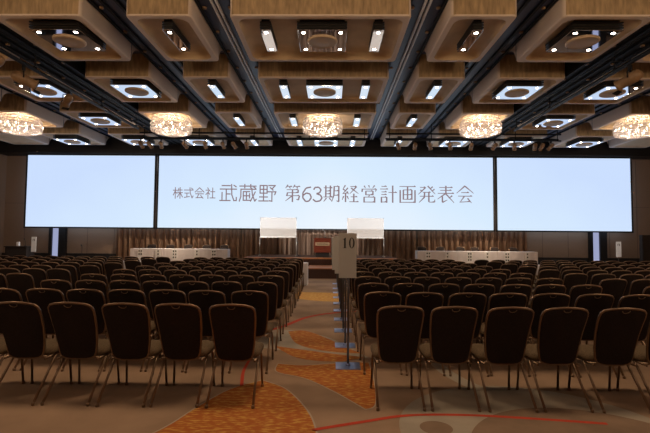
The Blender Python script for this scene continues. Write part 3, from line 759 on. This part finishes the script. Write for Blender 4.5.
# ------------------------------------------------------------------ things at the sides
r = empty('reception_desk', 'dark wooden desk by the front wall at the far left', 'desk', ((16-331)*20/433.3, 20.0, 0))
b = MB(); b.box(-.50, .50, -.15, .3, 0, .98, bev=.01); b.build('body', m_darkwood, r)
b = MB(); b.box(-.53, .53, -.18, .34, .98, 1.02, bev=.01); b.build('top', m_darkwood, r)
r = empty('desk_lamp', 'small white boxy lamp on the dark desk at the far left', 'lamp', ((16.5-331)*20/433.3, 19.97, 1.02))
b = MB(); b.lathe([(.06, 0), (.06, .015), (.012, .025)], 0, 0, 14); b.tube([(0, 0, .02), (0, 0, .1)], .01); b.build('base', m_alu, r)
b = MB(); b.box(-.055, .055, -.05, .05, .02, .20, bev=.01); b.build('shade', m_paper, r)
r = empty('microphone', 'thin gooseneck microphone on the dark desk at the far left', 'microphone', ((24-331)*20/433.3, 19.97, 1.02))
b = MB(); b.lathe([(.06, 0), (.06, .02), (.012, .03)], 0, 0, 14); b.build('base', m_black, r)
b = MB(); b.tube([(0, 0, .02), (0, 0, .2), (-.05, 0, .32)], .008); b.build('gooseneck', m_black, r)
b = MB(); b.tube([(-.045, 0, .31), (-.08, 0, .37)], .016); b.build('capsule', m_black, r)
def stand_sign(px, lb):
    r = empty('notice_stand', lb, 'sign', ((px-331)*20/433.3, 20.0, 0), 0, 'white notice stands by the front wall')
    b = MB(); b.lathe([(.16, 0), (.16, .012), (.02, .02)], 0, 0, 20); b.build('base', m_dsteel, r)
    b = MB(); b.tube([(0, .02, .01), (0, .02, 1.3)], .014); b.build('post', m_dsteel, r)
    b = MB(); b.box(-.115, .115, -.012, .004, .76, 1.46, bev=.003); bd = b.build('board', m_paper, r)
    b = MB(); b.box(-.05, -.03, -.0135, -.0115, 1.27, 1.36); b.box(.02, .045, -.0135, -.0115, 1.26, 1.36); b.box(-.05, .02, -.0135, -.0115, 1.345, 1.36); b.build('ink_marks', m_ink, bd)
stand_sign(32.0, 'white notice board on a stand beside the dark desk')
stand_sign(615.6, 'white notice board on a stand beside the tall dark cabinet')
r = empty('cabinet', 'tall dark cabinet against the front wall at the far right', 'cabinet', ((650-331)*19/433.3, 19.2, 0))
b = MB(); b.box(-.55, .55, -.3, -.1, .06, 1.76, bev=.01); b.build('body', m_darkwood, r)
b = MB(); b.box(-.5, .5, -.26, -.12, 0, .06); b.build('plinth', m_black, r)
for s in (-1, 1):
    b = MB(); b.box(s*.27-.255, s*.27+.255, -.32, -.30, .1, 1.72, bev=.004); dd = b.build('door', m_darkwood, r)
    b = MB(); b.tube([(s*.06, -.335, .85), (s*.06, -.335, 1.0)], .008); b.build('handle', m_alu, dd)
for px, lb in ((81, 'thin black microphone stand in front of the left wall panels'), (298, 'thin microphone stand on the stage by the left board')):
    zb = 0 if px < 100 else .682; yy = 20.2 if px < 100 else 20.4
    r = empty('microphone_stand', lb, 'microphone stand', ((px-331)*yy/433.3, yy, zb))
    b = MB(); b.lathe([(.14, 0), (.14, .02), (.02, .03)], 0, 0, 16); b.build('base', m_black, r)
    b = MB(); hgt = 1.05 if zb == 0 else .6; b.tube([(0, 0, .02), (0, 0, hgt)], .011); b.build('pole', m_black, r)
    b = MB(); b.tube([(0, 0, hgt-.01), (0, -.1, hgt+.06)], .02, 10); b.build('microphone_head', m_dsteel, r)

# ------------------------------------------------------------------ trusses and stage spotlights
def truss(name, pts_pairs, hang, label, zt):
    r = empty('lighting_truss', label, 'lighting truss', (0, 0, 0))
    for a, c, rad in pts_pairs: b = MB(); b.tube([a, c], rad, 10); b.build('pipe', m_pipe, r)
    for x, y, z0 in hang: b = MB(); b.tube([(x, y, z0), (x, y, zt)], .018, 8); b.lathe([(.02, z0+.09), (.045, z0+.08), (.045, z0+.0)], x, y, 10); b.build('hanger', m_pipe, r)
    return r
TY = 18.65
def tx(px): return (px-331)*TY/433.3
def tz(py): return CAMZ + (238-py)*TY/433.3
for pa, pb, lb in ((136, 369, 'black lighting truss across the room, left half, before the screens'), (386, 561, 'black lighting truss across the room, right half, before the screens')):
    pairs = [((tx(pa), TY, tz(132.5)), (tx(pb), TY, tz(132.5)), .035), ((tx(pa), TY, tz(139)), (tx(pb), TY, tz(139)), .028), ((tx(pa), TY+.3, tz(136)), (tx(pb), TY+.3, tz(136)), .035)]
    hs = [(tx(pa)+(tx(pb)-tx(pa))*q, TY, tz(139)) for q in (.02, .26, .5, .74, .98)]
    truss('t', pairs, hs, lb, 6.69)
for s, lb in ((-1, 'black lighting truss running along the hall on the left side'), (1, 'black lighting truss running along the hall on the right side')):
    xx = X0 + s*1.62*H
    pairs = [((xx, 3., 5.72), (xx, 16.6, 5.72), .05), ((xx-s*.26, 3., 5.98), (xx-s*.26, 16.6, 5.98), .022), ((xx+s*.26, 3., 5.98), (xx+s*.26, 16.6, 5.98), .022)]
    hs = [(xx, y, 5.72) for y in (4., 7.4, 10.7, 13.9, 16.4)]
    r = truss('t', pairs, hs, lb, 6.5)
    for y in (4., 7.4, 10.7, 13.9, 16.4): b = MB(); b.tube([(xx-.26, y, 5.98), (xx+.26, y, 5.98)], .015, 6); b.build('cross_bar', m_pipe, r)
def spot_head(name, loc, scale, tilt, rz, label, group, drop):
    """yoke clamp at the origin, lamp body hanging below it"""
    r = empty('stage_spotlight', label, 'spotlight', loc, rz, group)
    S = scale
    b = MB(); b.box(-.03*S, .03*S, -.03*S, .03*S, -.06*S, .03*S, bev=.006*S); b.build('clamp', m_pipe, r)
    b = MB(); b.tube([(0, 0, -.05*S), (0, 0, -.10*S)], .014*S)
    b.tube([(-.13*S, 0, -.24*S), (-.13*S, 0, -.12*S), (-.10*S, 0, -.10*S), (.10*S, 0, -.10*S), (.13*S, 0, -.12*S), (.13*S, 0, -.24*S)], .011*S, 8); b.build('yoke', m_pipe, r)
    b = MB(); b.lathe([(.05*S, -.20*S), (.09*S, -.17*S), (.11*S, -.10*S), (.11*S, .06*S), (.095*S, .08*S), (.095*S, .20*S), (.115*S, .21*S), (.115*S, .24*S), (.09*S, .24*S)], 0, 0, 20)
    o = b.build('lamp_body', m_spotb, r); o.location = (0, 0, -.24*S); o.rotation_euler = (tilt, 0, 0)
    b = MB(); b.lathe([(.088*S, .241*S), (.06*S, .252*S), (.01*S, .256*S)], 0, 0, 20); l = b.build('lens', m_lens, o)
    for q in range(2):
        b = MB(); b.box(-.09*S, .09*S, (.112 if q else -.122)*S, (.122 if q else -.112)*S, .23*S, .34*S); b.build('barn_door', m_pipe, o)
    return r
ps = None
for i, (px, side) in enumerate([(137.5, 'left'), (146, 'left'), (158, 'left'), (182, 'left'), (203, 'left'), (221, 'left'), (232, 'left'), (245, 'left'),
                                (398, 'right'), (415, 'right'), (430, 'right'), (450, 'right'), (471.5, 'right'), (495, 'right'), (514.5, 'right'), (535, 'right'), (542, 'right'), (551, 'right')]):
    n = i if side == 'left' else i-8
    lb = 'small stage spotlight hanging on the %s cross truss, %s from the left' % (side, ORD[n])
    rz = random.uniform(-.5, .5); loc = (tx(px), TY, tz(139)-.055)
    if ps is None: ps = spot_head('s', loc, .78, math.radians(-125), rz, lb, 'stage spotlights on the cross trusses', 0)
    else: dup(ps, loc, lb, rz)
for px, lb in ((177.5, 'narrow dark projector hanging below the left cross truss'), (471.6, 'narrow dark projector hanging below the right cross truss')):
    pass
xl, xr = X0-1.62*H, X0+1.62*H
for x, y, S, rz, lb in ((xl, 9.45, 1.0, 1.2, 'large bronze spotlight at the left edge, on the long truss'), (xl, 10.3, 1.25, -.9, 'large bronze spotlight on the long left truss, before a lit ceiling mirror'),
                        (xl, 12.1, 1.0, .8, 'bronze spotlight on the long left truss, farthest of its three'), (xr, 10.15, 1.25, .6, 'large bronze spotlight on the long right truss')):
    spot_head('s', (x, y, 5.668-.03*S), S, math.radians(-110), rz, lb, 'bronze spotlights on the long trusses', 0)

# ------------------------------------------------------------------ the lamps' own light
def spot(loc, aim, watt, ang, col=(1, .78, .56), size=.08, blend=.6):
    ld = bpy.data.lights.new('spot_lamp', 'SPOT'); ld.energy = watt; ld.spot_size = math.radians(ang); ld.spot_blend = blend; ld.color = col; ld.shadow_soft_size = size
    o = bpy.data.objects.new('spot_lamp', ld); COL.objects.link(o); o.location = loc
    o.rotation_euler = (Vector(aim)-Vector(loc)).to_track_quat('-Z', 'Y').to_euler(); return o
for px, aim in ((182, (-6.6, 21.6, .9)), (471.5, (6.4, 21.6, .9)), (203, (-8.2, 21.6, .9)), (515, (7.6, 21.6, .9))):
    spot((tx(px), TY-.1, tz(139)-.4), aim, STAGE_W, 50)
for x, y, aim, wt in ((xl, 10.3, (-2.4, 19.6, 1.95), BOARD_W), (xr, 10.15, (1.55, 19.6, 1.95), BOARD_W), (xl, 12.1, (-.4, 19., 1.2), BOARD_W*.35)):
    spot((x+.1, y+.35, 5.2), aim, wt, 13, (1, .95, .90))
for px, aim in ((137.5, (-13.9, 20., 1.1)), (551, (13.1, 20., 1.1))):
    spot((tx(px), TY-.1, tz(139)-.4), aim, 900., 12, (1, .94, .9))
# house lights over the rear half of the hall (behind the photographer)
for x in (-9, -3.2, 2.7, 8.5):
    for y in (-5.5, -1.5):
        spot((x, y, 6.15), (x, y, 0), HOUSE_W, 150, (1, .80, .60), .4, .8)
# lamps added for an unseen chandelier row above the picture, brightening the coffers
for x in (-11.9, -6.0, -.25, 5.7, 11.5):
    ld = bpy.data.lights.new('unseen_chandelier_lamp', 'POINT'); ld.energy = UNSEEN_CHAND_W; ld.color = (1, .72, .46); ld.shadow_soft_size = .5
    o = bpy.data.objects.new('unseen_chandelier_lamp', ld); COL.objects.link(o); o.location = (x, 4.0, 5.1)

# the square ceiling lights' beams onto the seats and the aisle
for k in (0, 1, 2, 3):
    for c in (0, -1.30, 1.30, -1.94, 1.94):
        if (c, k) in CHAND or (k == 0 and abs(c) > 1.5): continue
        spot((X0+c*H, NEAR[k]+LEN/2, CZ-.14), (X0+c*H, NEAR[k]+LEN/2, 0), FIXT_W, 75, (1, .84, .68), .3, .7)
